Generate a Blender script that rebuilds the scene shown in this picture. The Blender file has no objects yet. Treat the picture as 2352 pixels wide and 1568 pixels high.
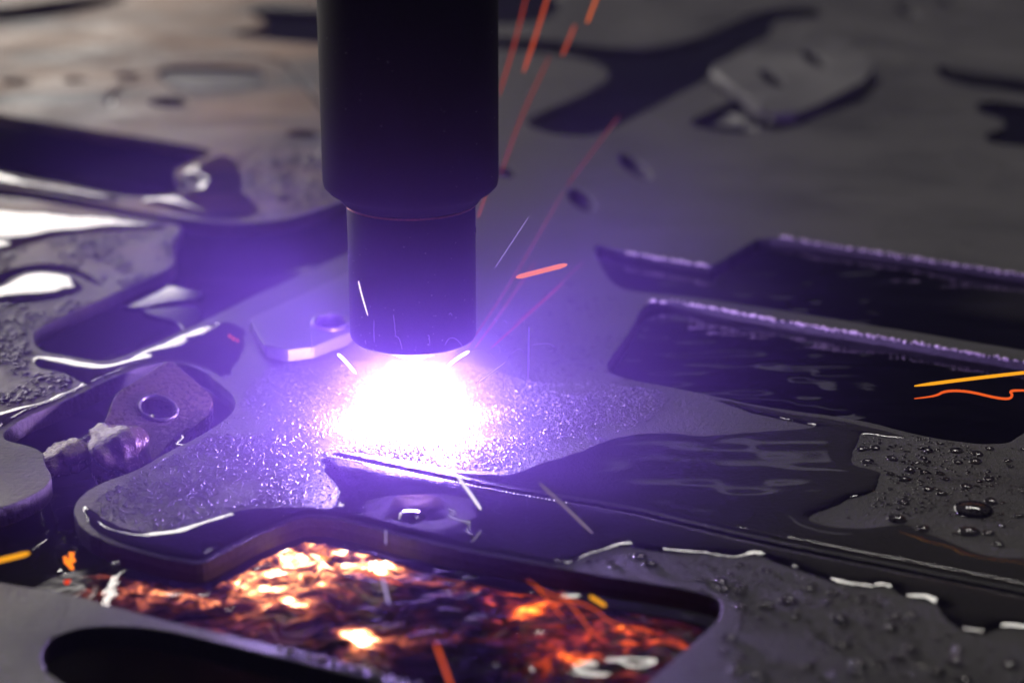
import bpy, bmesh, math, random
import numpy as np
from mathutils import Vector, Matrix

random.seed(7)
rng = np.random.default_rng(7)
scene = bpy.context.scene
COL = scene.collection

# ------------------------------------------------------------------ camera
W, H = 2352.0, 1568.0            # pixel frame used for reading the photograph
LENS, PITCH, DIST = 69.0, math.radians(19.0), 0.56
FPX = LENS / 36.0 * W
ANCHOR = (950.0, 985.0)          # pixel where the torch axis meets the sheet (world origin)

def cam_dir(px, py):
    x = (px - W / 2) / FPX
    y = (H / 2 - py) / FPX
    c, s = math.cos(PITCH), math.sin(PITCH)
    return Vector((x, c + y * s, -s + y * c))

CAM = -cam_dir(*ANCHOR).normalized() * DIST

def gnd(px, py, z=0.0):
    d = cam_dir(px, py)
    t = (z - CAM.z) / d.z
    return CAM + d * t

def at_depth(px, py, y):
    d = cam_dir(px, py)
    return CAM + d * ((y - CAM.y) / d.y)

cam_data = bpy.data.cameras.new("camera")
cam_data.lens = LENS
cam_data.sensor_width = 36.0
cam_data.clip_start = 0.01
cam_data.clip_end = 50.0
cam_data.dof.use_dof = True
cam_data.dof.focus_distance = 0.545
cam_data.dof.aperture_fstop = 8.2
cam = bpy.data.objects.new("camera", cam_data)
cam.location = CAM
cam.rotation_euler = (math.pi / 2 - PITCH, 0, 0)
COL.objects.link(cam)
scene.camera = cam

# ------------------------------------------------------------------ world, lamps, exposure
world = bpy.data.worlds.new("World")
scene.world = world
world.use_nodes = True
bg = world.node_tree.nodes["Background"]
bg.inputs[0].default_value = (0.55, 0.55, 0.60, 1)
bg.inputs[1].default_value = 0.005

def area_lamp(name, loc, target, sx, sy, power, color):
    l = bpy.data.lights.new(name, 'AREA')
    l.shape = 'RECTANGLE'
    l.size, l.size_y = sx, sy
    l.energy = power
    l.color = color
    o = bpy.data.objects.new(name, l)
    o.location = loc
    o.rotation_euler = (Vector(target) - Vector(loc)).to_track_quat('-Z', 'Y').to_euler()
    COL.objects.link(o)
    return o

# broad workshop window behind the table, off to the left
area_lamp("window_lamp", (-1.42, 2.05, 0.43), (-0.25, 0.35, 0), 2.1, 0.68, 33, (1.0, 0.94, 0.86))
# added lamp without a real source, for lilac reflections in the rippled water
area_lamp("added_ripple_lamp", (0.27, 1.6, 0.645), (0.1, 0.0, 0), 0.30, 0.05, 0.014, (0.92, 0.85, 1.0))
# fitting under the workshop ceiling behind the table
area_lamp("ceiling_lamp", (0.45, 1.25, 1.6), (0.1, 0, 0), 0.8, 0.24, 10.5, (1.0, 0.95, 0.88))

vs = scene.view_settings
vs.view_transform = 'Standard'
vs.look = 'None'
vs.exposure = 0.0
vs.gamma = 1.0
vs.use_curve_mapping = False
scene.cycles.use_denoising = True
scene.cycles.use_adaptive_sampling = True
scene.cycles.adaptive_threshold = 0.02
scene.cycles.max_bounces = 6
scene.cycles.transparent_max_bounces = 12
scene.cycles.volume_bounces = 0
scene.cycles.sample_clamp_indirect = 6.0
scene.cycles.caustics_reflective = False

ARC_COLOR = (0.50, 0.34, 1.0)

# ------------------------------------------------------------------ materials
def new_mat(name):
    m = bpy.data.materials.new(name)
    m.use_nodes = True
    nt = m.node_tree
    nt.nodes.clear()
    out = nt.nodes.new("ShaderNodeOutputMaterial")
    return m, nt, out

def node(nt, kind, **kw):
    n = nt.nodes.new(kind)
    for k, v in kw.items():
        if k in n.inputs.keys():
            n.inputs[k].default_value = v
        else:
            setattr(n, k, v)
    return n

def ramp(nt, stops, src):
    r = nt.nodes.new("ShaderNodeValToRGB")
    el = r.color_ramp.elements
    rgba = lambda c: c if len(c) == 4 else (*c, 1)
    el[0].position, el[0].color = stops[0][0], rgba(stops[0][1])
    el[1].position, el[1].color = stops[-1][0], rgba(stops[-1][1])
    for pos, c in stops[1:-1]:
        el.new(pos).color = rgba(c)
    nt.links.new(src, r.inputs[0])
    return r

def steel_material(name, dark, light, rust=0.0, rough=0.42, grain=0.5, metallic=0.35, spec=0.5):
    m, nt, out = new_mat(name)
    tc = node(nt, "ShaderNodeNewGeometry")
    P = tc.outputs["Position"]
    b = node(nt, "ShaderNodeBsdfPrincipled")
    n1 = node(nt, "ShaderNodeTexNoise", Scale=22.0, Detail=6.0, Roughness=0.6)
    n2 = node(nt, "ShaderNodeTexNoise", Scale=700.0, Detail=3.0, Roughness=0.65)
    n3 = node(nt, "ShaderNodeTexNoise", Scale=2600.0, Detail=2.0, Roughness=0.6)
    for n in (n1, n2, n3):
        nt.links.new(P, n.inputs["Vector"])
    mixf = node(nt, "ShaderNodeMath", operation='MULTIPLY_ADD')
    nt.links.new(n2.outputs[0], mixf.inputs[0])
    mixf.inputs[1].default_value = 0.45
    nt.links.new(n1.outputs[0], mixf.inputs[2])
    col = ramp(nt, [(0.52, dark), (0.72, tuple((a + b) / 2 for a, b in zip(dark, light))), (0.92, light)], mixf.outputs[0])
    last = col.outputs[0]
    if rust > 0:
        mp = node(nt, "ShaderNodeMapping")
        mp.inputs["Scale"].default_value = (7.0, 16.0, 7.0)
        nt.links.new(P, mp.inputs[0])
        rn = node(nt, "ShaderNodeTexNoise", Scale=1.0, Detail=8.0, Roughness=0.65)
        nt.links.new(mp.outputs[0], rn.inputs["Vector"])
        rr = ramp(nt, [(0.38, (0, 0, 0)), (0.58, (rust, rust, rust))], rn.outputs[0])
        # the rusty stock lies at the far left of the table
        sx = node(nt, "ShaderNodeSeparateXYZ")
        nt.links.new(P, sx.inputs[0])
        mr = node(nt, "ShaderNodeMapRange")
        mr.inputs["From Min"].default_value = -0.02
        mr.inputs["From Max"].default_value = -0.10
        nt.links.new(sx.outputs[0], mr.inputs["Value"])
        mul = node(nt, "ShaderNodeMath", operation='MULTIPLY')
        my = node(nt, "ShaderNodeMapRange")
        my.inputs["From Min"].default_value = 0.14
        my.inputs["From Max"].default_value = 0.24
        my.inputs["To Min"].default_value = 0.12
        nt.links.new(sx.outputs[1], my.inputs["Value"])
        mm = node(nt, "ShaderNodeMath", operation='MULTIPLY')
        nt.links.new(mr.outputs[0], mm.inputs[0])
        nt.links.new(my.outputs[0], mm.inputs[1])
        nt.links.new(rr.outputs[0], mul.inputs[0])
        nt.links.new(mm.outputs[0], mul.inputs[1])
        mx = node(nt, "ShaderNodeMix", data_type='RGBA')
        nt.links.new(mul.outputs[0], mx.inputs[0])
        nt.links.new(last, mx.inputs[6])
        mx.inputs[7].default_value = (0.34, 0.19, 0.10, 1)
        last = mx.outputs[2]
    nt.links.new(last, b.inputs["Base Color"])
    b.inputs["Metallic"].default_value = metallic
    b.inputs["Specular IOR Level"].default_value = spec
    rr2 = node(nt, "ShaderNodeMapRange")
    rr2.inputs["From Min"].default_value = 0.45
    rr2.inputs["From Max"].default_value = 0.95
    rr2.inputs["To Min"].default_value = rough - 0.12
    rr2.inputs["To Max"].default_value = rough + 0.22
    nt.links.new(mixf.outputs[0], rr2.inputs["Value"])
    nt.links.new(rr2.outputs[0], b.inputs["Roughness"])
    add = node(nt, "ShaderNodeMath", operation='MULTIPLY_ADD')
    nt.links.new(n3.outputs[0], add.inputs[0])
    add.inputs[1].default_value = 0.4
    nt.links.new(n2.outputs[0], add.inputs[2])
    bp = node(nt, "ShaderNodeBump", Strength=grain, Distance=0.0007)
    nt.links.new(add.outputs[0], bp.inputs["Height"])
    nt.links.new(bp.outputs[0], b.inputs["Normal"])
    nt.links.new(b.outputs[0], out.inputs[0])
    return m

def emission_material(name, color, strength):
    m, nt, out = new_mat(name)
    e = node(nt, "ShaderNodeEmission", Color=(*color, 1), Strength=strength)
    nt.links.new(e.outputs[0], out.inputs[0])
    return m

def principled(name, color, rough, metallic=0.0, grain=0.0, scale=900.0, coat=0.0, spec=0.5):
    m, nt, out = new_mat(name)
    b = node(nt, "ShaderNodeBsdfPrincipled")
    geo = node(nt, "ShaderNodeNewGeometry")
    n = node(nt, "ShaderNodeTexNoise", Scale=scale, Detail=4.0)
    nt.links.new(geo.outputs["Position"], n.inputs["Vector"])
    c2 = tuple(min(1, c * 1.5) for c in color)
    r = ramp(nt, [(0.35, color), (0.75, c2)], n.outputs[0])
    nt.links.new(r.outputs[0], b.inputs["Base Color"])
    b.inputs["Roughness"].default_value = rough
    b.inputs["Metallic"].default_value = metallic
    b.inputs["Coat Weight"].default_value = coat
    b.inputs["Specular IOR Level"].default_value = spec
    if grain:
        bp = node(nt, "ShaderNodeBump", Strength=grain, Distance=0.0004)
        nt.links.new(n.outputs[0], bp.inputs["Height"])
        nt.links.new(bp.outputs[0], b.inputs["Normal"])
    nt.links.new(b.outputs[0], out.inputs[0])
    return m

def water_material(name, tint, rough=0.03, bump=0.0):
    m, nt, out = new_mat(name)
    tr = node(nt, "ShaderNodeBsdfTransparent", Color=(*tint, 1))
    gl = node(nt, "ShaderNodeBsdfGlossy", Roughness=rough)
    gl.inputs["Color"].default_value = (1, 1, 1, 1)
    fr = node(nt, "ShaderNodeFresnel", IOR=1.40)
    mx = node(nt, "ShaderNodeMixShader")
    if bump:
        geo = node(nt, "ShaderNodeNewGeometry")
        n = node(nt, "ShaderNodeTexNoise", Scale=90.0, Detail=3.0)
        nt.links.new(geo.outputs["Position"], n.inputs["Vector"])
        bp = node(nt, "ShaderNodeBump", Strength=bump, Distance=0.002)
        nt.links.new(n.outputs[0], bp.inputs["Height"])
        nt.links.new(bp.outputs[0], gl.inputs["Normal"])
        nt.links.new(bp.outputs[0], fr.inputs["Normal"])
    nt.links.new(fr.outputs[0], mx.inputs[0])
    nt.links.new(tr.outputs[0], mx.inputs[1])
    nt.links.new(gl.outputs[0], mx.inputs[2])
    nt.links.new(mx.outputs[0], out.inputs[0])
    return m

M_STEEL = steel_material("mill_steel", (0.026, 0.0245, 0.025), (0.082, 0.077, 0.075), rust=1.0, rough=0.46, grain=1.0, metallic=0.12, spec=0.5)
M_PART = steel_material("cut_part_steel", (0.08, 0.077, 0.08), (0.16, 0.155, 0.155), grain=0.3)
M_BURR = principled("melted_burr", (0.14, 0.12, 0.13), 0.3, 0.7)
M_RUSTPART = steel_material("rusty_part_steel", (0.075, 0.042, 0.045), (0.14, 0.08, 0.082), rough=0.2, grain=0.6)
M_GRAIN = principled("spatter_steel", (0.11, 0.103, 0.11), 0.40, 0.5)
M_WATER = water_material("table_water", (0.72, 0.70, 0.70), 0.03, 0.0)
M_DROP = water_material("droplet_water", (0.62, 0.60, 0.62), 0.02)
M_TANK = principled("tank_sludge", (0.012, 0.011, 0.012), 0.8, scale=60)
M_TORCH = principled("torch_black", (0.013, 0.011, 0.015), 0.75, 0.0, 0.15, 1500, spec=0.25)
M_CAP = principled("torch_cap", (0.016, 0.013, 0.018), 0.7, 0.0, 0.12, 1500, spec=0.25)
M_RING = principled("torch_glint_ring", (0.35, 0.12, 0.06), 0.35, 0.9)  # reddish colour painted for the orange glint on the seam
M_CONE = principled("torch_nozzle", (0.06, 0.04, 0.03), 0.5, 0.6)
M_ARC = emission_material("plasma_arc", ARC_COLOR, 1000.0)

# ------------------------------------------------------------------ helpers
def tag(o, label=None, cat=None, group=None, kind=None):
    if label: o["label"] = label
    if cat: o["category"] = cat
    if group: o["group"] = group
    if kind: o["kind"] = kind
    return o

def mesh_obj(name, verts, faces, mat, parent=None, smooth=True):
    me = bpy.data.meshes.new(name)
    me.from_pydata([tuple(v) for v in verts], [], faces)
    if smooth:
        me.shade_smooth()
    me.materials.append(mat)
    o = bpy.data.objects.new(name, me)
    COL.objects.link(o)
    if parent: o.parent = parent
    return o

def empty(name, loc=(0, 0, 0)):
    o = bpy.data.objects.new(name, None)
    o.empty_display_size = 0.01
    o.location = loc
    COL.objects.link(o)
    return o

def chaikin(pts, it=2, closed=True):
    p = np.array(pts, float)
    for _ in range(it):
        if closed:
            q = np.roll(p, -1, 0)
            p = np.stack([p * .75 + q * .25, p * .25 + q * .75], 1).reshape(-1, 2)
        else:
            a, b = p[:-1], p[1:]
            m = np.stack([a * .75 + b * .25, a * .25 + b * .75], 1).reshape(-1, 2)
            p = np.vstack([p[:1], m, p[-1:]])
    return p

def resample(p, step, jitter=0.0, closed=True):
    q = np.vstack([p, p[:1]]) if closed else p
    seg = np.linalg.norm(np.diff(q, axis=0), axis=1)
    s = np.concatenate([[0], np.cumsum(seg)])
    n = max(8, int(s[-1] / step))
    t = np.linspace(0, s[-1], n, endpoint=not closed)
    r = np.stack([np.interp(t, s, q[:, 0]), np.interp(t, s, q[:, 1])], 1)
    if jitter:
        k = rng.normal(0, 1, (n, 2))
        k = (k + np.roll(k, 1, 0) + np.roll(k, 2, 0)) / 1.7
        r = r + k * jitter
    return r

def px_poly(pts, z=0.0, it=2, step=0.0015, jitter=0.00010):
    w = [tuple(gnd(x, y, z)[:2]) for x, y in pts]
    p = chaikin(w, it)
    size = max(np.ptp(p[:, 0]), np.ptp(p[:, 1]))
    d = np.mean(p[:, 1])
    st = step if d < 0.15 else step * 2
    return resample(p, min(st, size / 14), jitter)

def px_ellipse(cx, cy, rx, ry, ang=0, z=0.0, n=26):
    a = math.radians(ang)
    pts = []
    for i in range(n):
        t = 2 * math.pi * i / n
        u, v = rx * math.cos(t), ry * math.sin(t)
        pts.append(tuple(gnd(cx + u * math.cos(a) - v * math.sin(a), cy + u * math.sin(a) + v * math.cos(a), z)[:2]))
    return np.array(pts)

def band(pts, width, it=2, step=0.0015, jitter=0.00008):
    w = chaikin([tuple(gnd(x, y)[:2]) for x, y in pts], it, False)
    w = resample(w, step, 0, False)
    t = np.gradient(w, axis=0)
    t /= np.linalg.norm(t, axis=1)[:, None]
    nrm = np.stack([-t[:, 1], t[:, 0]], 1)
    k = np.ones(len(w)); k[0] = k[-1] = 0.4
    a = w + nrm * (width / 2 * k)[:, None] + rng.normal(0, jitter, w.shape)
    b = w - nrm * (width / 2 * k)[:, None] + rng.normal(0, jitter, w.shape)
    return np.vstack([a, b[::-1]])

def plate(name, polys, thick, mat, z_top=0.0, bevel=0.0004, parent=None):
    """flat plate with holes: first polygon is the outline"""
    cu = bpy.data.curves.new(name + "_outline", 'CURVE')
    cu.dimensions = '2D'
    cu.fill_mode = 'BOTH'
    cu.extrude = thick / 2 - bevel
    cu.bevel_depth = bevel
    cu.bevel_resolution = 2
    cu.offset = -bevel
    for p in polys:
        sp = cu.splines.new('POLY')
        sp.points.add(len(p) - 1)
        sp.points.foreach_set("co", np.column_stack([p, np.zeros(len(p)), np.ones(len(p))]).ravel())
        sp.use_cyclic_u = True
    tmp = bpy.data.objects.new("tmp", cu)
    COL.objects.link(tmp)
    dg = bpy.context.evaluated_depsgraph_get()
    me = bpy.data.meshes.new_from_object(tmp.evaluated_get(dg))
    bpy.data.objects.remove(tmp)
    bpy.data.curves.remove(cu)
    me.name = name
    me.materials.clear()
    me.materials.append(mat)
    me.transform(Matrix.Translation((0, 0, z_top - thick / 2)))
    for pl in me.polygons: pl.use_smooth = False
    o = bpy.data.objects.new(name, me)
    COL.objects.link(o)
    if parent: o.parent = parent
    return o

def lathe(name, prof, mat, seg=72, parent=None, loc=(0, 0, 0)):
    verts, faces = [], []
    n = len(prof)
    for i in range(seg):
        a = 2 * math.pi * i / seg
        for r, z in prof:
            verts.append((r * math.cos(a), r * math.sin(a), z))
    for i in range(seg):
        j = (i + 1) % seg
        for k in range(n - 1):
            faces.append((i * n + k, j * n + k, j * n + k + 1, i * n + k + 1))
    o = mesh_obj(name, verts, faces, mat, parent)
    o.location = loc
    return o

def tube(name, pts, radii, mat, seg=8, parent=None):
    pts = [Vector(p) for p in pts]
    verts, faces = [], []
    n = len(pts)
    for i, p in enumerate(pts):
        t = (pts[min(i + 1, n - 1)] - pts[max(i - 1, 0)]).normalized()
        u = t.orthogonal().normalized() if i == 0 else (u - t * u.dot(t)).normalized()
        v = t.cross(u)
        r = radii[i] if hasattr(radii, '__len__') else radii
        for k in range(seg):
            a = 2 * math.pi * k / seg
            verts.append(p + (u * math.cos(a) + v * math.sin(a)) * r)
    for i in range(n - 1):
        for k in range(seg):
            l = (k + 1) % seg
            faces.append((i * seg + k, i * seg + l, (i + 1) * seg + l, (i + 1) * seg + k))
    faces.append(tuple(range(seg))[::-1])
    faces.append(tuple((n - 1) * seg + k for k in range(seg)))
    return mesh_obj(name, verts, faces, mat, parent)

# numpy value noise (smooth) for height fields
def vnoise(x, y, seed):
    r = np.random.default_rng(seed)
    g = r.uniform(-1, 1, (256, 256))
    xi, yi = np.floor(x).astype(int), np.floor(y).astype(int)
    fx, fy = x - xi, y - yi
    fx = fx * fx * fx * (fx * (fx * 6 - 15) + 10)
    fy = fy * fy * fy * (fy * (fy * 6 - 15) + 10)
    G = lambda i, j: g[(xi + i) % 256, (yi + j) % 256]
    return (G(0, 0) * (1 - fx) + G(1, 0) * fx) * (1 - fy) + (G(0, 1) * (1 - fx) + G(1, 1) * fx) * fy

def fbm(x, y, seed, octs=3):
    s, a = 0, 1.0
    for k in range(octs):
        s = s + a * vnoise(x * 2 ** k, y * 2 ** k, seed + k)
        a *= 0.5
    return s

def sdf(poly, x, y, far=0.02):
    """signed distance, positive inside; -far away from the polygon"""
    out = np.full(x.shape, -far)
    lo, hi = poly.min(0) - far, poly.max(0) + far
    m = (x > lo[0]) & (x < hi[0]) & (y > lo[1]) & (y < hi[1])
    if not m.any(): return out
    X, Y = x[m], y[m]
    d2 = np.full(X.shape, 1e9)
    ins = np.zeros(X.shape, bool)
    for (ax, ay), (bx, by) in zip(poly, np.roll(poly, -1, 0)):
        ex, ey = bx - ax, by - ay
        t = np.clip(((X - ax) * ex + (Y - ay) * ey) / (ex * ex + ey * ey + 1e-18), 0, 1)
        d2 = np.minimum(d2, (X - ax - t * ex) ** 2 + (Y - ay - t * ey) ** 2)
        c = (ay > Y) != (by > Y)
        if ey != 0:
            ins ^= c & (X < ex * (Y - ay) / ey + ax)
    d = np.sqrt(d2)
    out[m] = np.clip(np.where(ins, d, -d), -far, far)
    return out

def smooth(e0, e1, v):
    t = np.clip((v - e0) / (e1 - e0), 0, 1)
    return t * t * (3 - 2 * t)

# ------------------------------------------------------------------ the cut sheet
THICK = 0.0055
WATER_Z = -0.0030

FIRE_HOLE = [(1640,1366),(1664,1392),(1637,1440),(1552,1508),(1470,1580),(1400,1660),(1150,1640),(948,1568),(800,1523),(658,1487),
    (510,1453),(391,1426),(238,1385),(129,1355),(0,1338),(-120,1315),(-120,1200),(60,1150),(128,1100),(100,1062),(100,1035),(60,1020),
    (10,1010),(6,992),(61,956),(146,922),(221,885),(300,850),(390,826),(470,850),(503,881),(530,902),(546,925),(530,950),(493,980),
    (440,1010),(374,1042),(323,1075),(240,1105),(190,1130),(168,1164),(177,1198),(218,1236),(340,1275),(455,1296),(475,1290),(560,1245),
    (640,1205),(715,1182),(800,1197),(930,1235),(1050,1262),(1200,1290),(1400,1325),(1560,1350)]
HOLES_NEAR = [
    FIRE_HOLE,
    [(92,1505),(110,1467),(160,1446),(240,1436),(340,1440),(430,1458),(510,1477),(800,1547),(960,1590),(1150,1650),(1100,1720),(500,1720),(180,1590),(105,1545)],
    [(75,769),(88,752),(238,684),(394,618),(405,590),(395,552),(425,522),(374,508),(255,490),(102,462),(0,450),(-100,438),(-100,415),(0,430),
     (102,442),(255,473),(374,497),(510,514),(612,510),(680,500),(765,470),(830,445),(900,450),(930,520),(800,578),(680,635),(558,690),
     (500,720),(440,750),(272,823),(221,830),(163,817),(88,805)],
    [(1480,692),(1552,690),(1722,722),(2352,829),(2480,852),(2420,930),(2345,1000),(2310,1020),(2230,1018),(2113,1000),(1977,963),(1773,936),
     (1688,919),(1552,890),(1430,868),(1392,850),(1400,825),(1450,760)],
    [(-40,645),(0,625),(60,607),(130,604),(190,620),(243,657),(225,657),(180,632),(130,622),(60,622),(20,640),(0,660)],
]
HOLES_FAR = [
    [(-120,235),(0,262),(136,286),(306,313),(493,343),(476,360),(425,378),(392,398),(440,422),(425,439),(357,452),(289,452),(204,435),(0,395),(-120,370)],
    [(-120,30),(0,18),(120,-2),(300,-12),(290,5),(136,38),(68,46),(0,50),(-120,62)],
    [(517,78),(578,65),(622,52),(578,37),(570,18),(735,27),(900,30),(900,105),(735,102),(646,95)],
    [(1040,-30),(1300,-30),(1285,30),(1230,55),(1040,58)],
    [(1040,80),(1250,90),(1400,108),(1480,112),(1552,100),(1654,68),(1722,31),(1790,14),(1906,22),(1885,42),(1773,46),(1776,80),(1722,105),
     (1634,155),(1628,182),(1552,220),(1470,262),(1390,306),(1305,316),(1209,292),(1215,268),(1339,218),(1407,177),(1380,145),(1271,120),(1040,108)],
    [(1569,284),(1640,250),(1690,225),(1720,250),(1773,262),(1841,250),(1977,190),(2020,178),(2034,188),(1892,262),(1824,296),(1722,309),(1637,300)],
    [(1358,556),(1428,577),(1632,612),(1638,611),(1736,550),(1744,548),(1795,544),(2352,630),(2520,655),(2520,832),(2352,804),(1722,700),(1552,676),(1480,672),(1420,662),(1385,622)],
    [(2142,145),(2215,162),(2352,182),(2470,196),(2470,234),(2352,216),(2200,195),(2160,180)],
    [(2240,236),(2290,230),(2352,240),(2470,250),(2470,348),(2352,335),(2290,330),(2248,316),(2315,290),(2300,272),(2245,258)],
    [(354,170),(380,152),(480,150),(600,156),(612,180),(590,205),(500,211),(400,208)],
]
holes = [px_poly(h) for h in HOLES_NEAR] + [px_poly(h, step=0.002, jitter=0.00012) for h in HOLES_FAR]
for e in [(384,235,47,11,0),(694,308,38,8,0),(39,187,36,7,0),(172,184,30,5,0),(289,172,30,6,0),(2083,27,28,10,20),(2174,4,20,8,15),
          (1459,384,46,17,33),(1336,460,38,19,33),(1160,396,24,11,10)]:
    holes.append(px_ellipse(*e))
kerf = band([(765,1041),(965,1083),(1189,1129),(1458,1173),(1552,1198),(1790,1253),(2062,1306),(2352,1364),(2520,1400)], 0.0021)
holes.append(kerf)
holes.append(band([(330,182),(285,195),(255,215),(250,240)], 0.004, step=0.003))
holes.append(band([(357,146),(500,137),(640,128),(690,180),(738,240),(800,330)], 0.004, step=0.003))

outer = np.array([(-1.6, -0.45), (1.6, -0.45), (1.6, 3.0), (-1.6, 3.0)])
sheet = plate("steel_sheet", [outer] + holes, THICK, M_STEEL)
tag(sheet, "large dark steel sheet with cut-outs lying flooded on the cutting table", "metal sheet")

tank = mesh_obj("tank_floor", [(-1.6,-0.45,-0.07),(1.6,-0.45,-0.07),(1.6,3.0,-0.07),(-1.6,3.0,-0.07)], [(0,1,2,3)], M_TANK)
tag(tank, kind="structure")

# ------------------------------------------------------------------ water: one surface, level in the openings and lying as film on the sheet
FILMS = [
    # along the near edge of the lit tongue, round the kerf and out to the right; stretched at the kerf start to darken overlit dry steel
    [(150,1120),(225,1120),(206,1140),(203,1158),(216,1182),(262,1208),(330,1226),(400,1222),(470,1192),(560,1168),(690,1162),(745,1168),
     (780,1160),(770,1140),(760,1105),(735,1075),(735,1052),(765,1034),(900,1058),(1050,1084),(1130,1090),(1200,1082),(1260,1050),(1340,1030),
     (1400,1008),(1500,985),(1640,1000),(1800,985),(1900,975),(1990,990),(1960,1035),(1960,1066),(2038,1083),(2028,1103),(1994,1137),
     (1875,1171),(1844,1191),(1892,1208),(1977,1212),(2080,1200),(2110,1222),(2198,1242),(2249,1263),(2293,1280),(2352,1278),(2500,1300),
     (2500,1480),(2352,1453),(2300,1440),(2229,1457),(2171,1419),(2123,1375),(2086,1375),(2028,1341),(1994,1351),(1943,1348),(1851,1317),
     (1746,1280),(1698,1282),(1613,1273),(1500,1264),(1420,1252),(1330,1282),(1240,1310),(900,1260),(715,1200),(455,1320),(150,1260)],
    # pale film on the plate left of the tongue
    [(70,812),(163,824),(221,838),(272,830),(440,757),(520,735),(575,760),(560,790),(545,850),(505,875),(470,840),(390,832),(300,850),(220,890),
     (150,925),(60,960),(0,990),(-90,1010),(-90,965),(40,930),(150,905),(205,880),(140,850),(75,842)],
    [(-60,480),(80,490),(250,500),(400,515),(390,530),(250,530),(120,548),(0,580),(-60,585)],
    [(-20,665),(60,630),(130,624),(180,640),(212,668),(120,686),(60,696),(-20,700)],
    [(300,455),(360,455),(430,440),(445,420),(400,398),(470,362),(520,350),(560,380),(560,440),(610,480),(560,512),(440,500)],
    [(-60,265),(0,285),(20,410),(120,425),(300,455),(250,470),(100,438),(-60,425)],
    # left corner of the far plate
    [(1590,893),(1700,925),(1960,968),(2110,1005),(2060,1012),(1900,985),(1700,950)],
]
films = [px_poly(f, step=0.0016, jitter=0.00016) for f in FILMS]
fire_poly = px_poly(FIRE_HOLE, jitter=0)

def water_height(x, y):
    wet = np.full(x.shape, -0.02)
    for f in films:
        wet = np.maximum(wet, sdf(f, x, y))
    wob = 0.0013 * fbm(x * 75, y * 100, 40, 2)
    wet = wet + wob
    hole = np.full(x.shape, -0.02)
    for h in holes:
        hole = np.maximum(hole, sdf(h, x, y))
    film = np.where(wet > 0, 0.00085 * np.tanh(wet / 0.0036), wet * 0.9)
    film = np.maximum(film, WATER_Z)
    film = film + np.where(wet > 0, 1, 0) * 0.00014 * fbm(x * 45, y * 80, 11, 2) * smooth(0, 0.006, wet)
    k = smooth(-0.0028, 0.0006, hole)
    deep = np.maximum(smooth(-0.004, 0.0, np.maximum(sdf(holes[2], x, y), np.maximum(np.maximum(sdf(holes[1], x, y), sdf(holes[6], x, y)), sdf(holes[5], x, y)))), 0.6 * smooth(-0.065, -0.085, x) * smooth(-0.004, 0.0, sdf(fire_poly, x, y)))
    z = film * (1 - k) + (WATER_Z - 0.018 * deep) * k
    # ripples in the openings, boiling where the jet blows through
    fire = smooth(0.0, 0.008, sdf(fire_poly, x, y)) * smooth(-0.045, -0.06, y) * smooth(-0.085, -0.06, x)
    rip = 0.00040 * fbm(x * 30, y * 58, 3, 3)
    boil = 0.00042 * fbm(x * 80 + 3, y * 115, 21, 3)
    z = z + smooth(-0.001, 0.004, hole) * (rip + fire * boil)
    return z

def grid_mesh(name, x0, x1, y0, y1, st, mat, fn):
    xs = np.arange(x0, x1 + st * .5, st)
    ys = np.arange(y0, y1 + st * .5, st)
    X, Y = np.meshgrid(xs, ys)
    Z = fn(X.ravel(), Y.ravel())
    nx, ny = len(xs), len(ys)
    v = np.column_stack([X.ravel(), Y.ravel(), Z])
    i = np.arange(nx * ny).reshape(ny, nx)
    f = np.column_stack([i[:-1, :-1].ravel(), i[:-1, 1:].ravel(), i[1:, 1:].ravel(), i[1:, :-1].ravel()])
    me = bpy.data.meshes.new(name)
    me.vertices.add(len(v)); me.vertices.foreach_set("co", v.ravel())
    me.loops.add(f.size); me.loops.foreach_set("vertex_index", f.ravel().astype(np.int32))
    me.polygons.add(len(f))
    me.polygons.foreach_set("loop_start", np.arange(0, f.size, 4, dtype=np.int32))
    me.polygons.foreach_set("loop_total", np.full(len(f), 4, np.int32))
    me.update(calc_edges=True)
    me.shade_smooth()
    me.materials.append(mat)
    o = bpy.data.objects.new(name, me)
    COL.objects.link(o)
    return o

water = grid_mesh("water", -0.20, 0.22, -0.19, 0.1604, 0.0008, M_WATER, water_height)
tag(water, kind="structure")
water2 = grid_mesh("water", -0.55, 0.62, 0.1600, 1.15, 0.003, M_WATER, water_height)
tag(water2, kind="structure")

# ------------------------------------------------------------------ torch
def z_on_axis(py):
    return at_depth(950, py, 0.0).z

zc0 = z_on_axis(772)         # bottom of the retaining cap
zc1 = z_on_axis(450)         # seam where cap enters the sleeve
torch = empty("plasma_torch", (0.0004, 0, zc0))
tag(torch, "black cylindrical cutting torch with narrower cap pointing down at the arc", "cutting torch")
RC, RS = 0.0176, 0.0240
z1 = zc1 - zc0
lathe("sleeve", [(0.0, 0.30), (RS, 0.30), (RS, z1 + 0.0052), (RS - 0.0003, z1 + 0.0036), (RS - 0.0016, z1 + 0.0022), (RS - 0.0040, z1 + 0.0010),
                 (RC + 0.0016, z1 - 0.0004), (RC + 0.0010, z1 - 0.0012), (RC - 0.002, z1 - 0.0014)], M_TORCH, 96, torch)
lathe("retaining_cap", [(0.006, z1 + 0.004), (RC, z1 + 0.004), (RC, 0.0012), (RC - 0.0004, 0.0003), (RC - 0.0014, 0.0), (0.0060, 0.0)], M_CAP, 96, torch)
ringprof = [(RC + 0.00005 + 0.00035 * math.cos(a), z1 - 0.0019 + 0.00028 * math.sin(a)) for a in np.linspace(0, 2 * math.pi, 9)]
lathe("seam_ring", ringprof, M_RING, 96, torch)
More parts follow.
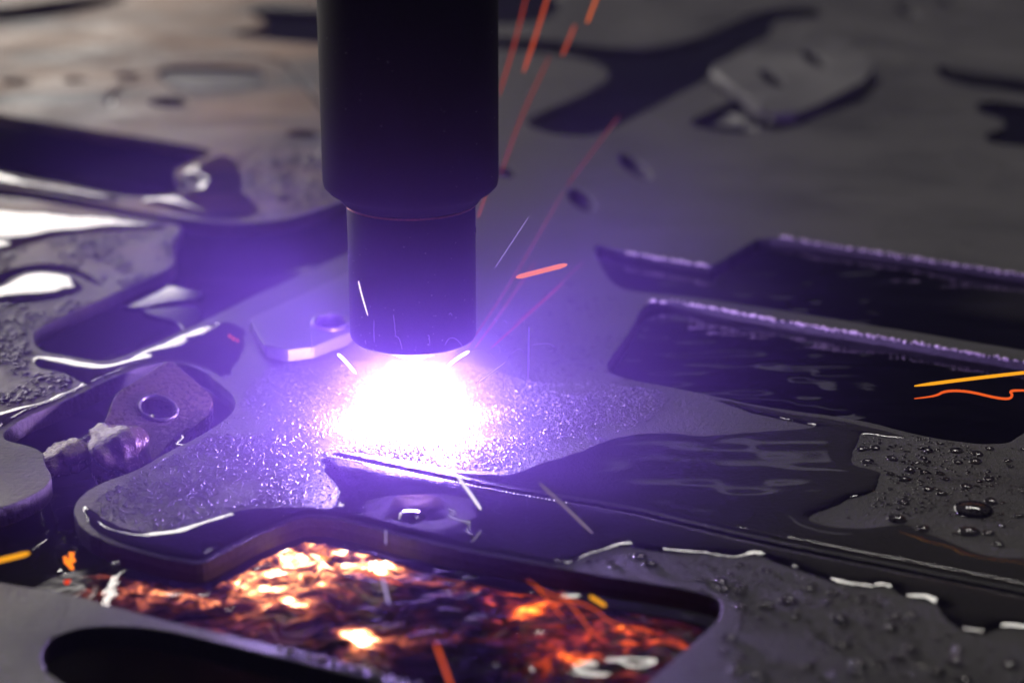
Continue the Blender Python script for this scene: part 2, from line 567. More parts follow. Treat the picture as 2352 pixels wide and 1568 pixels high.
lathe("nozzle_tip", [(0.0085, 0.0004), (0.0082, -0.0020), (0.0060, -0.0046), (0.0050, -0.0050), (0.0020, -0.0050), (0.0008, -0.0035)], M_CONE, 64, torch)
def torch_spatter():
    V, F = [], []
    for _ in range(140):
        a = random.uniform(math.pi, 2 * math.pi) + random.choice((0, 0, 0.2, -0.2))
        top = random.random() < 0.3
        R = RS if top else RC
        z = random.uniform(z1 + 0.006, z1 + 0.05) if top else z1 * random.random() ** 2.0
        r = random.uniform(0.00008, 0.00032)
        c = Vector((R * math.cos(a), R * math.sin(a), z))
        n = Vector((math.cos(a), math.sin(a), 0)); t = Vector((-n.y, n.x, 0)); k = Vector((0, 0, 1))
        i0 = len(V)
        V += [c + t * r, c + k * r, c - t * r, c - k * r, c + n * r * 0.8]
        F += [(i0, i0+1, i0+4), (i0+1, i0+2, i0+4), (i0+2, i0+3, i0+4), (i0+3, i0, i0+4)]
    o = mesh_obj("spatter", V, F, M_GRAIN, torch)
    o["kind"] = "stuff"
torch_spatter()

# ------------------------------------------------------------------ plasma arc
def arc_mesh():
    bm = bmesh.new()
    bmesh.ops.create_icosphere(bm, subdivisions=3, radius=1.0)
    for v in bm.verts:
        c = v.co.copy()
        n = 1 + 0.12 * math.sin(5 * c.x + 2 * c.y) + 0.10 * math.sin(11 * c.y + 4 * c.x + 3 * c.z) + 0.08 * math.sin(17 * c.z + 9 * c.x)
        v.co = Vector((c.x * 0.0112 * n, 0.006 + c.y * 0.0075 * n, 0.0058 + c.z * 0.0062 * (n if c.z > 0 else 1)))
    me = bpy.data.meshes.new("plasma_arc")
    bm.to_mesh(me); bm.free()
    me.shade_smooth()
    me.materials.append(M_ARC)
    o = bpy.data.objects.new("plasma_arc", me)
    COL.objects.link(o)
    return o
arc = arc_mesh()
tag(arc, "blinding white violet plasma arc burning between torch and sheet", "plasma arc")

# ------------------------------------------------------------------ haze added over the whole table to spread the arc's violet bloom
def haze_box():
    m, nt, out = new_mat("bloom_haze")
    v = node(nt, "ShaderNodeVolumePrincipled")
    v.inputs["Color"].default_value = (0.62, 0.58, 1.0, 1)
    v.inputs["Density"].default_value = HAZE
    v.inputs["Anisotropy"].default_value = 0.0
    nt.links.new(v.outputs[0], out.inputs["Volume"])
    x0, x1, y0, y1, z0, z1 = -1.9, 1.9, -1.0, 3.3, -1.05, 0.42
    vs = [(x0,y0,z0),(x1,y0,z0),(x1,y1,z0),(x0,y1,z0),(x0,y0,z1),(x1,y0,z1),(x1,y1,z1),(x0,y1,z1)]
    fs = [(3,2,1,0),(4,5,6,7),(0,1,5,4),(1,2,6,5),(2,3,7,6),(3,0,4,7)]
    o = mesh_obj("haze", vs, fs, m, smooth=False)
    tag(o, kind="stuff")
HAZE = 0.030
haze_box()

def bloom_volume(name, loc, scale, dens, color):
    """added volume imitating lens bloom round the arc, thinning outwards"""
    m, nt, out = new_mat(name)
    v = node(nt, "ShaderNodeVolumePrincipled")
    v.inputs["Color"].default_value = color
    geo = node(nt, "ShaderNodeTexCoord")
    ln = node(nt, "ShaderNodeVectorMath", operation='LENGTH')
    nt.links.new(geo.outputs["Object"], ln.inputs[0])
    mr = node(nt, "ShaderNodeMapRange", interpolation_type='SMOOTHERSTEP')
    mr.inputs["From Min"].default_value = 1.0
    mr.inputs["From Max"].default_value = 0.0
    mr.inputs["To Min"].default_value = 0.0
    mr.inputs["To Max"].default_value = 1.0
    nt.links.new(ln.outputs["Value"], mr.inputs["Value"])
    mu = node(nt, "ShaderNodeMath", operation='MULTIPLY')
    nt.links.new(mr.outputs[0], mu.inputs[0])
    mu.inputs[1].default_value = dens
    nt.links.new(mu.outputs[0], v.inputs["Density"])
    nt.links.new(v.outputs[0], out.inputs["Volume"])
    bm = bmesh.new()
    bmesh.ops.create_icosphere(bm, subdivisions=3, radius=1.0)
    me = bpy.data.meshes.new(name); bm.to_mesh(me); bm.free()
    me.materials.append(m)
    o = bpy.data.objects.new(name, me); COL.objects.link(o)
    o.location = loc
    o.scale = scale
    tag(o, kind="stuff")
bloom_volume("arc_bloom", (-0.006, -0.060, 0.040), (0.15, 0.085, 0.115), 3.5, (0.50, 0.27, 1.0, 1))  # added volume for the lens bloom veiling torch and arc
bloom_volume("core_bloom", (0.0, 0.004, 0.008), (0.040, 0.034, 0.026), 3.0, (0.75, 0.70, 1.0, 1))  # added denser core softening the arc's outline into glare

# ------------------------------------------------------------------ loose cut parts
def part_on_plane(name, outline, hole_list, point, normal, thick, mat, it=1, burr=True):
    n = Vector(normal).normalized()
    p0 = Vector(point)
    ux = Vector((1, 0, 0)); ux = (ux - n * ux.dot(n)).normalized()
    uy = n.cross(ux)
    def loc(px, py):
        d = cam_dir(px, py)
        t = (p0 - CAM).dot(n) / d.dot(n)
        q = CAM + d * t - p0
        return (q.dot(ux), q.dot(uy))
    polys = [resample(chaikin([loc(*p) for p in outline], it), 0.0014, 0.00006)]
    for cx, cy, rx, ry, ang in hole_list:
        a = math.radians(ang); c = []
        for i in range(28):
            t = 2 * math.pi * i / 28
            u, v = rx * math.cos(t), ry * math.sin(t)
            c.append(loc(cx + u * math.cos(a) - v * math.sin(a), cy + u * math.sin(a) + v * math.cos(a)))
        polys.append(np.array(c))
    o = plate(name, polys, thick, mat)
    for h in (polys[1:] if burr else []):
        ring = [Vector((q[0], q[1], 0.0001)) for q in h]
        ring = [q * 1.0 for q in ring] + [ring[0]]
        tube("burr", ring, [random.uniform(0.0005, 0.0009) for _ in ring], M_BURR, 6, o)
    o.matrix_world = Matrix(((ux.x, uy.x, n.x, p0.x), (ux.y, uy.y, n.y, p0.y), (ux.z, uy.z, n.z, p0.z), (0, 0, 0, 1)))
    return o

p = part_on_plane("cut_part", [(386,828),(392,826),(398,830),(440,866),(486,908),(490,920),(478,955),(420,1000),(330,1072),(225,1085),(205,1050),(232,985),(262,912),(270,900),(330,862)],
                  [(362,938,44,27,12)], gnd(380, 880, 0.0035), (0.05, -0.30, 0.95), 0.007, M_RUSTPART, it=0)
tag(p, "tilted reddish steel offcut with round hole sunk in flooded opening", "steel part")
p = part_on_plane("cut_part", [(573,732),(574,731),(576,730),(680,682),(800,625),(850,600),(880,650),(850,725),(800,765),(720,796),(660,804),(608,792)],
                  [(760,742,40,17,0)], gnd(700, 740, 0.0045), (0.0, 0.0, 1.0), 0.004, M_PART, it=0)
tag(p, "pale steel part with round hole lying behind the torch cap", "steel part")
p = part_on_plane("cut_tab", [(1634,156),(1640,148),(1730,110),(1850,58),(1950,90),(2010,150),(1985,186),(1880,240),(1830,258),(1780,260),(1742,246)],
                  [(1773,180,34,12,30),(1870,136,34,12,30)], gnd(1800, 170, 0.009), (-0.05, -0.06, 1.0), 0.006, M_PART, it=0, burr=False)
tag(p, "raised dark steel tab with two slots beside the curved opening", "steel part")

p = part_on_plane("cut_part", [(360,170),(384,155),(480,153),(598,159),(607,180),(587,202),(500,208),(404,205)], [], gnd(480, 180, -0.0022), (0.0, 0.0, 1.0), 0.0055, M_PART)
tag(p, "pill-shaped steel slug sitting sunk in its hole behind the torch", "steel part")

def slag_lump(px, py, z, sx, sy, sz, seed, label):
    bm = bmesh.new()
    bmesh.ops.create_icosphere(bm, subdivisions=4, radius=1.0)
    for v in bm.verts:
        c = v.co
        n = 1 + 0.22 * math.sin(2.3 * c.x + seed) * math.cos(2.9 * c.y + seed) + 0.12 * math.sin(5 * c.z + 4 * c.x + seed) + 0.05 * math.sin(11 * c.y + 9 * c.x)
        v.co = Vector((c.x * sx * n, c.y * sy * n, c.z * sz * n))
    me = bpy.data.meshes.new("slag_lump"); bm.to_mesh(me); bm.free(); me.shade_smooth(); me.materials.append(M_RUSTPART)
    o = bpy.data.objects.new("slag_lump", me); COL.objects.link(o); o.location = gnd(px, py, z)
    tag(o, label, "slag lump")
slag_lump(268, 1030, -0.003, 0.0095, 0.013, 0.006, 1.0, "wet reddish slag lump leaning on the tilted offcut")
slag_lump(148, 1050, -0.004, 0.0060, 0.009, 0.004, 2.6, "small dark wet slag lump in the channel beside the pale plate end")
M_RIPPLE_GLINT = principled("ripple_glint_gloss", (0.10, 0.10, 0.10), 0.06, 0.9)  # added glossy plates imitating bright reflections on the rippled water
p = part_on_plane("ripple_glint", [(268,700),(330,668),(392,653),(420,662),(470,668),(462,684),(380,690),(325,706)], [], gnd(370, 680, -0.0032), (0.0, 0.0, 1.0), 0.002, M_RIPPLE_GLINT)
tag(p, "added glossy plate for bright water ripples in the long dark opening, farther of two", "added reflector")
p = part_on_plane("ripple_glint", [(322,710),(400,702),(470,706),(448,748),(425,762),(405,735),(345,722)], [], gnd(400, 720, -0.0036), (0.0, 0.0, 1.0), 0.002, M_RIPPLE_GLINT)
tag(p, "added glossy plate for bright water ripples in the long dark opening, nearer of two", "added reflector")

# ------------------------------------------------------------------ spatter grains on the dry steel (too many to count)
def in_poly(poly, x, y):
    return sdf(poly, x, y) > 0

dry_tongue = px_poly([(250,1125),(212,1150),(222,1180),(270,1204),(330,1218),(400,1214),(470,1186),(560,1162),(700,1154),(780,1172),(880,1178),(890,1150),
    (860,1108),(790,1078),(745,1052),(765,1030),(900,1050),(1050,1078),(1130,1082),(1190,1076),(1255,1042),(1340,1024),(1400,1000),(1480,975),(1560,900),
    (1400,880),(1200,880),(1100,830),(800,830),(640,830),(570,880),(555,930),(500,990),(380,1052)], jitter=0)

def grains(name, poly, count, smin, smax, mat, fall=0.055):
    lo, hi = poly.min(0), poly.max(0)
    base = np.array([(1,0,0),(0,1,0),(-1,0,0),(0,-1,0),(0,0,1),(0.7,0.7,-.2),(-0.7,.7,-.2)])
    V, F = [], []
    n = 0
    while n < count:
        x = rng.uniform(lo[0], hi[0], 4000); y = rng.uniform(lo[1], hi[1], 4000)
        keep = in_poly(poly, x, y)
        r = np.hypot(x + 0.01, y)
        clump = 0.5 + 0.7 * vnoise(x * 90, y * 90, 66)
        keep &= rng.random(4000) < (0.12 + 0.88 * np.exp(-(r / fall) ** 2)) * np.clip(clump, 0.05, 1)
        for a, b in zip(x[keep], y[keep]):
            s = smin + (smax - smin) * rng.random() ** 3
            k = rng.uniform(0.6, 1.4, 3) * s
            th = rng.uniform(0, 6.28)
            c, q = math.cos(th), math.sin(th)
            i0 = len(V)
            for px_, py_, pz_ in ((1,0,0),(0,1,0),(-1,0,0),(0,-1,0),(0.2,0.1,1)):
                u, v = px_ * k[0], py_ * k[1]
                V.append((a + u * c - v * q, b + u * q + v * c, 0.00002 + pz_ * k[2] * 0.8))
            F += [(i0, i0+1, i0+4), (i0+1, i0+2, i0+4), (i0+2, i0+3, i0+4), (i0+3, i0, i0+4)]
            n += 1
            if n >= count: break
    o = mesh_obj(name, V, F, mat, smooth=False)
    tag(o, "fine metal spatter grains scattered over the dry steel round the arc", "spatter", kind="stuff")
    return o
grains("spatter_grains", dry_tongue, 46000, 0.00009, 0.00042, M_GRAIN, 0.085)

# glowing beads imitating glints of the arc along the lips of the fresh kerf
def kerf_beads():
    bm = bmesh.new()
    line = resample(chaikin([tuple(gnd(x, y)[:2]) for x, y in [(770,1046),(965,1088),(1080,1112),(1189,1133),(1300,1152)]], 2, False), 0.0011, 0, False)
    for i, (x, y) in enumerate(line):
        if rng.random() < 0.25: continue
        r = rng.uniform(0.00012, 0.00034) * (1 - 0.5 * i / len(line))
        bmesh.ops.create_icosphere(bm, subdivisions=1, radius=r, matrix=Matrix.Translation((x + rng.normal(0, 1e-4), y - 0.0008, 0.0002)))
    me = bpy.data.meshes.new("kerf_glint_beads"); bm.to_mesh(me); bm.free()
    me.shade_smooth(); me.materials.append(M_GLINT)
    o = bpy.data.objects.new("kerf_glint_beads", me); COL.objects.link(o)
    tag(o, "row of glowing beads imitating arc glints along the fresh kerf", "dross", kind="stuff")
def rim_beads(pts_px, z0, label):
    bm = bmesh.new()
    line = resample(np.array([tuple(gnd(x, y)[:2]) for x, y in pts_px]), 0.0011, 0, False)
    for x, y in line:
        if rng.random() < 0.12: continue
        r = rng.uniform(0.0003, 0.00085)
        bmesh.ops.create_icosphere(bm, subdivisions=1, radius=r, matrix=Matrix.Translation((x + rng.normal(0, 2e-4), y + rng.normal(0, 1e-4), z0 + rng.normal(0, 2e-4))))
    me = bpy.data.meshes.new("lit_rim_dross"); bm.to_mesh(me); bm.free()
    me.shade_smooth(); me.materials.append(M_RIM)
    o = bpy.data.objects.new("lit_rim_dross", me); COL.objects.link(o)
    tag(o, label, "dross", kind="stuff")
M_RIM = principled("arc_lit_dross", (0.62, 0.55, 0.54), 0.40, 0.3)  # pale pinkish colour puts the arc-lit rim into the dross
rim_beads([(1795,545),(2352,631),(2500,654)], 0.0, "beaded dross, pale for arc light, along the far edge of the far right opening")
rim_beads([(1440,580),(1628,611)], 0.0, "short beaded dross line on the notch of the far right opening")
rim_beads([(1490,692),(1552,691),(1722,723),(2352,830),(2470,850)], 0.0, "beaded dross, pale for arc light, along the far edge of the near right opening")
rim_beads([(640,1490),(800,1528),(960,1574)], 0.0001, "beaded dross, pale for arc light, on the narrow strip beside the lower slot")
M_GLINT = emission_material("kerf_glint", (1.0, 0.92, 1.0), 2.2)  # emission imitates the arc's glints, the beads are no light source
kerf_beads()

# ------------------------------------------------------------------ boiling hot spray under the cut
def molten_spray():
    st = 0.0006
    xs = np.arange(-0.10, 0.085, st); ys = np.arange(-0.165, -0.028, st)
    X, Y = np.meshgrid(xs, ys); x, y = X.ravel(), Y.ravel()
    inside = smooth(-0.001, 0.004, sdf(fire_poly, x, y))
    def g(px, py, sx, sy, amp, rot=0):
        c = gnd(px, py, WATER_Z); a = math.radians(rot)
        dx, dy = x - c.x, y - c.y
        u = dx * math.cos(a) + dy * math.sin(a); v = -dx * math.sin(a) + dy * math.cos(a)
        return amp * np.exp(-(u / sx) ** 2 - (v / sy) ** 2)
    core = g(700,1252,0.012,0.013,1.0) + g(850,1275,0.012,0.007,0.95) + g(610,1290,0.012,0.012,0.55) + g(1050,1300,0.010,0.006,0.5)
    mid = g(400,1345,0.026,0.018,0.62) + g(320,1330,0.016,0.012,0.4) + g(620,1350,0.022,0.022,0.55) + g(900,1430,0.016,0.013,0.60) + g(760,1330,0.018,0.014,0.45)
    right = g(1300,1400,0.022,0.016,0.50,-40) + g(1400,1510,0.024,0.026,0.62) + g(1180,1350,0.014,0.01,0.45) + g(1500,1440,0.014,0.012,0.55)
    mask = np.clip(core + mid + right, 0, 1.3)
    wx = 0.35 * fbm(x * 90, y * 90, 71, 2); wy = 0.35 * fbm(x * 90 + 9, y * 90, 75, 2)
    n1 = fbm(x * 110 + wx * 3, y * 150 + wy * 3, 81, 4)
    rid = 1 - np.abs(fbm(x * 150 + wx * 4, y * 190 + wy * 4, 91, 3))
    rid2 = 1 - np.abs(fbm(x * 75 + wx * 2, y * 260 + wy * 4, 96, 3))
    heat = np.clip(mask * (1.0 + 0.6 * n1) + core * 0.75, 0, 2.0) * inside
    hz = WATER_Z - 0.0050 + inside * np.clip(mask, 0, 1) * (0.0020 + 0.0016 * rid * rid2)
    nx, ny = len(xs), len(ys)
    i = np.arange(nx * ny).reshape(ny, nx)
    f = np.column_stack([i[:-1, :-1].ravel(), i[:-1, 1:].ravel(), i[1:, 1:].ravel(), i[1:, :-1].ravel()])
    f = f[(mask * inside)[f].max(1) > 0.10]
    used, inv = np.unique(f, return_inverse=True)
    f = inv.reshape(-1, 4)
    v = np.column_stack([x, y, hz])[used]; heat = heat[used]
    rr = right[used] / (mask[used] + 1e-6)
    me = bpy.data.meshes.new("molten_spray")
    me.from_pydata(v.tolist(), [], f.tolist())
    at = me.attributes.new("melt_glow", 'FLOAT', 'POINT'); at.data.foreach_set("value", heat.astype(np.float32))
    at = me.attributes.new("melt_red", 'FLOAT', 'POINT'); at.data.foreach_set("value", rr.astype(np.float32))
    me.shade_smooth()
    m, nt, out = new_mat("molten_spray")
    b = node(nt, "ShaderNodeBsdfPrincipled", Roughness=0.30)
    b.inputs["Base Color"].default_value = (0.012, 0.006, 0.006, 1)
    b.inputs["Specular IOR Level"].default_value = 0.12
    a1 = node(nt, "ShaderNodeAttribute", attribute_name="melt_glow")
    geo = node(nt, "ShaderNodeNewGeometry")
    mp = node(nt, "ShaderNodeMapping")
    mp.inputs["Scale"].default_value = (0.75, 1.0, 1.0)
    mp.inputs["Rotation"].default_value = (0, 0, 0.5)
    nt.links.new(geo.outputs["Position"], mp.inputs[0])
    nn = node(nt, "ShaderNodeTexNoise", noise_type='RIDGED_MULTIFRACTAL', Scale=66.0, Detail=5.0, Roughness=0.52, Distortion=1.1)
    nn.normalize = True
    nt.links.new(mp.outputs[0], nn.inputs["Vector"])
    n4 = node(nt, "ShaderNodeTexNoise", Scale=150.0, Detail=4.0, Roughness=0.55, Distortion=1.8)
    nt.links.new(mp.outputs[0], n4.inputs["Vector"])
    mr = node(nt, "ShaderNodeMapRange"); mr.inputs["From Min"].default_value = 0.35; mr.inputs["From Max"].default_value = 0.66
    mr.inputs["To Min"].default_value = 0.42; mr.inputs["To Max"].default_value = 1.25
    nt.links.new(n4.outputs[0], mr.inputs["Value"])
    pw = node(nt, "ShaderNodeMath", operation='POWER'); pw.inputs[1].default_value = 1.6
    nt.links.new(nn.outputs[0], pw.inputs[0])
    ad = node(nt, "ShaderNodeMath", operation='MULTIPLY_ADD'); ad.inputs[1].default_value = 1.5; ad.inputs[2].default_value = 0.42
    nt.links.new(pw.outputs[0], ad.inputs[0])
    m0 = node(nt, "ShaderNodeMath", operation='MULTIPLY')
    nt.links.new(ad.outputs[0], m0.inputs[0]); nt.links.new(mr.outputs[0], m0.inputs[1])
    mu = node(nt, "ShaderNodeMath", operation='MULTIPLY')
    nt.links.new(a1.outputs["Fac"], mu.inputs[0]); nt.links.new(m0.outputs[0], mu.inputs[1])
    rp = ramp(nt, [(0.12, (0, 0, 0)), (0.30, (0.010, 0.002, 0.002)), (0.48, (0.075, 0.017, 0.009)), (0.66, (0.33, 0.095, 0.035)), (0.84, (0.9, 0.42, 0.16)), (1.0, (1, 0.85, 0.68))], mu.outputs[0])
    a2 = node(nt, "ShaderNodeAttribute", attribute_name="melt_red")
    rp2 = ramp(nt, [(0.12, (0, 0, 0)), (0.32, (0.010, 0.001, 0.001)), (0.5, (0.10, 0.010, 0.002)), (0.72, (0.42, 0.065, 0.006)), (1.0, (1, 0.35, 0.05))], mu.outputs[0])
    mx = node(nt, "ShaderNodeMix", data_type='RGBA')
    nt.links.new(a2.outputs["Fac"], mx.inputs[0]); nt.links.new(rp.outputs[0], mx.inputs[6]); nt.links.new(rp2.outputs[0], mx.inputs[7])
    nt.links.new(mx.outputs[2], b.inputs["Emission Color"])
    b.inputs["Emission Strength"].default_value = 9.0
    nt.links.new(b.outputs[0], out.inputs[0])
    me.materials.append(m)
    o = bpy.data.objects.new("molten_spray", me); COL.objects.link(o)
    tag(o, "glowing orange molten spray boiling in the opening below the cut", "molten spray", kind="stuff")
molten_spray()

# ------------------------------------------------------------------ water droplets
def cap_mesh(seed):
    r = random.Random(seed)
    ph = [r.uniform(0, 6.28) for _ in range(3)]
    am = [r.uniform(0.0, 0.22), r.uniform(0, 0.12), r.uniform(0, 0.06)]
    V, F = [(0, 0, 0.42)], []
    R, S = 7, 20
    for i in range(1, R + 1):
        t = i / R * math.pi / 2
        for k in range(S):
            a = 2 * math.pi * k / S
            w = 1 + am[0] * math.cos(2 * a + ph[0]) + am[1] * math.cos(3 * a + ph[1]) + am[2] * math.cos(5 * a + ph[2])
            V.append((math.sin(t) * math.cos(a) * w, math.sin(t) * math.sin(a) * w, 0.42 * math.cos(t) - (0.04 if i == R else 0)))
    for k in range(S):
        F.append((0, 1 + k, 1 + (k + 1) % S))
        for i in range(R - 1):
            a, b = 1 + i * S + k, 1 + i * S + (k + 1) % S
            F.append((a, a + S, b + S, b))
    me = bpy.data.meshes.new("water_droplet")
    me.from_pydata(V, [], F); me.shade_smooth(); me.materials.append(M_DROP)
    return me
CAPS = [cap_mesh(i) for i in range(9)]
drop_spots = []
def droplet(px, py, rpx, label, group, z=0.0):
    q = gnd(px, py, z)
    if z == 0.0:
        X, Y = np.array([q.x]), np.array([q.y])
        rr = rpx / FPX * (q - CAM).length
        if max(sdf(h, X, Y)[0] for h in holes) > -rr * 1.2: return
        if max(sdf(f, X, Y)[0] for f in films) > -rr * 0.8: return
        for (sx, sy, sr) in drop_spots:
            if math.hypot(q.x - sx, q.y - sy) < (rr + sr) * 1.05: return
        drop_spots.append((q.x, q.y, rr))
    else:
        rr = rpx / FPX * (q - CAM).length
    o = bpy.data.objects.new("water_droplet", random.choice(CAPS))
    o.location = q
    o.rotation_euler.z = random.uniform(0, 6.28)
    o.scale = (rr, rr, rr * random.uniform(0.8, 1.15))
    COL.objects.link(o)
    tag(o, label, "water droplet", group)
    return o
def scatter(n, poly, rmin, rmax, label, group, pw=2.5):
    P = np.array(poly, float); lo, hi = P.min(0), P.max(0)
    k = 0
    while k < n:
        x, y = random.uniform(lo[0], hi[0]), random.uniform(lo[1], hi[1])
        if sdf(P, np.array([x]), np.array([y]), 1e4)[0] < 0: continue
        k += 1
        droplet(x, y, rmin + (rmax - rmin) * random.random() ** pw, label, group)
LA, GA = "clear water droplet on the wet sheet above the kerf, beyond the film edge", "droplets beyond the film edge"
LB, GB = "clear water droplet on the wet sheet between the kerf and the glowing opening", "droplets between kerf and glowing opening"
LC, GC = "small water droplet on the dark wet steel behind the arc", "droplets behind the arc"
LD, GD = "water droplet on the steel beside the upper slot behind the torch", "droplets beside the upper slot"
for x, y, r in [(1930,1150,34),(2235,1172,44),(2225,1222,24),(2060,1193,22),(2240,1060,16),(2090,1080,14)]:
    droplet(x, y, r, LA, GA)
scatter(150, [(1900,985),(2110,1010),(2352,1030),(2352,1270),(2200,1235),(1990,1200),(1900,1190),(2040,1110)], 2.5, 17, LA, GA)
for x, y, r in [(1608,1330,12),(1655,1335,16),(1810,1380,22),(1930,1480,18),(2090,1490,16),(1700,1362,13),(2095,1413,16),(1760,1310,12)]:
    droplet(x, y, r, LB, GB)
scatter(170, [(1330,1290),(1480,1275),(1700,1295),(1940,1365),(2100,1400),(2250,1480),(2352,1480),(2352,1568),(1560,1568),(1680,1420),(1640,1350)], 4, 21, LB, GB, 2.0)
scatter(26, [(1110,870),(1380,860),(1500,880),(1560,960),(1400,990),(1200,880)], 2.5, 7, LC, GC)
scatter(26, [(540,350),(740,330),(740,440),(640,500),(560,470)], 4, 14, LD, GD)
for x, y, r, lab in [(945,1188,34,"large flat water bead catching the arc on the film below the kerf"), (1040,1186,8,"tiny round water bead right of the large bead below the kerf"),
                    (975,1160,9,"tiny bright water bead on the film between kerf and large bead")]:
    droplet(x, y, r, lab, None, 0.0006)
d = bpy.data.objects.new("water_droplet", CAPS[0]); d.location = (RC - 0.0001, -0.001, z_on_axis(527)); d.rotation_euler = (0, math.pi / 2, 0)
d.scale = (0.0016, 0.0013, 0.0018); COL.objects.link(d)
tag(d, "single water bead clinging to the side of the torch cap", "water droplet")

# ------------------------------------------------------------------ sparks
_sm = {}
def spark(pts, y, wpx, color, strength, label, group=None, taper=0.3):
    key = (color, strength)
    if key not in _sm: _sm[key] = emission_material("spark_glow", color, strength)
    if not hasattr(y, '__len__'):
        y = min([y] + [gnd(px, py).y - 0.008 for px, py in pts])
    P = [at_depth(px, py, y if not hasattr(y, '__len__') else y[0] + (y[1] - y[0]) * i / (len(pts) - 1)) for i, (px, py) in enumerate(pts)]
    if len(P) > 2:
        Q = [np.array(q) for q in P]
        for _ in range(2):
            Q = [Q[0]] + [a * w + b * (1 - w) for a, b in zip(Q[:-1], Q[1:]) for w in (.75, .25)] + [Q[-1]]
        P = [Vector(q) for q in Q]
    else:
        P = [P[0].lerp(P[1], t) for t in (0, .04, .12, .3, .6, .85, .95, 1)]
    r = wpx / 2 / FPX * (P[0] - CAM).length
    n = len(P)
    R = [r * (taper + (1 - taper) * min(1, 5 * min(i, n - 1 - i) / n)) for i in range(n)]
    o = tube("spark", P, R, _sm[key], 7)
    tag(o, label, "spark", group)
    return o
OR, YE, RE, WH, LI = (1.0, 0.25, 0.04), (1.0, 0.40, 0.015), (1.0, 0.13, 0.02), (1.0, 0.96, 1.0), (0.62, 0.48, 0.95)
spark([(1185,637),(1303,607)], -0.015, 12, OR, 1.05, "short thick orange spark flying right of the torch cap")
spark([(2100,886),(2200,873),(2300,861),(2420,848)], -0.02, 8, YE, 1.0, "straight yellow spark streaking over the water at the sheet edge")
spark([(2100,915),(2150,909),(2170,897),(2220,897),(2290,914),(2320,916),(2326,906),(2318,897),(2352,896),(2420,899)], -0.02, 6, RE, 0.85, "wavy red-orange spark squirming over the dark water")
spark([(-30,1293),(68,1269)], -0.07, 12, YE, 1.0, "thick yellow-orange spark above the dark water left of the tongue")
spark([(1000,1475),(1016,1518),(1042,1590)], -0.10, 8, RE, 0.8, "red-orange spark diving into the water by the lower slot")
spark([(1355,1368),(1392,1391)], -0.075, 9, YE, 1.0, "stubby yellow spark at the right end of the glowing opening")
spark([(1229,1345),(1258,1378),(1294,1419)], -0.075, 3, RE, 0.9, "thin orange spark crossing the right of the glowing opening, shorter of two")
spark([(1288,1358),(1325,1405),(1366,1460)], -0.08, 3.2, RE, 1.0, "thin orange spark crossing the right of the glowing opening, longer of two")
spark([(1210,1331),(1254,1361),(1305,1375),(1366,1395),(1400,1429),(1440,1437)], -0.078, 3, RE, 0.9, "bent orange spark trailing along the glowing opening's far edge")
spark([(801,1300),(860,1322),(924,1341)], -0.07, 4, RE, 1.0, "fine orange spark over the brightest boiling spray")
spark([(716,1270),(759,1285)], -0.07, 4, YE, 1.2, "tiny yellow spark on the crest of the boiling spray")
spark([(775,812),(790,825),(818,858)], -0.012, 8, WH, 2.5, "short white spark on the tilted offcut side of the arc")
spark([(1025,843),(1050,822),(1078,806)], -0.012, 8, WH, 2.5, "short white spark leaping up beside the torch cap's lower rim")
spark([(823,645),(830,675),(845,725)], -0.022, 3, (1.0, 0.9, 0.7), 2.0, "thin straight white spark in front of the torch cap")
spark([(1050,1093),(1078,1130),(1105,1170)], -0.03, 8, (0.95, 0.85, 1.0), 1.2, "pale white spark crossing the kerf line")
spark([(886,1215),(886,1250)], -0.055, 4, LI, 0.6, "short pale violet spark standing above the boiling spray")
spark([(878,1325),(893,1385)], -0.08, 6, LI, 0.7, "pale violet splash streak inside the boiling opening")
spark([(1237,1107),(1300,1165),(1362,1225)], -0.035, 8, (0.30, 0.22, 0.32), 0.6, "faint grey spark trail above the water film right of the kerf start")
spark([(1215,750),(1213,870)], 0.0, 5, (0.25, 0.17, 0.55), 0.7, "faint violet upright spark right of the arc")
spark([(1137,615),(1215,497)], 0.02, 2, LI, 0.6, "hair-thin pale spark rising right of the torch cap")
spark([(1095,880),(1160,832)], -0.01, 2, LI, 0.9, "hair-thin pale spark just right of the white arc glare")
GT = "orange sparks rising behind the torch"
RISING = ["long faint red spark climbing from the cap rim towards the slotted holes",
    "faint dull red spark continuing upward beyond the slotted holes",
    "faint red spark rising close along the torch cap, passing behind the thick orange spark",
    "slender red spark slanting away from the cap rim, lowest of the fan",
    "very faint red spark slanting beside the dark right opening",
    "blurred red spark hugging the torch sleeve",
    "broad bright orange spark rising next to the torch sleeve",
    "long dull orange spark rising along the torch sleeve down to its shoulder",
    "short dim red spark just below the brightest far orange spark",
    "short bright orange spark, farthest from the torch sleeve",
    "short dull red spark beside the step between sleeve and cap"]
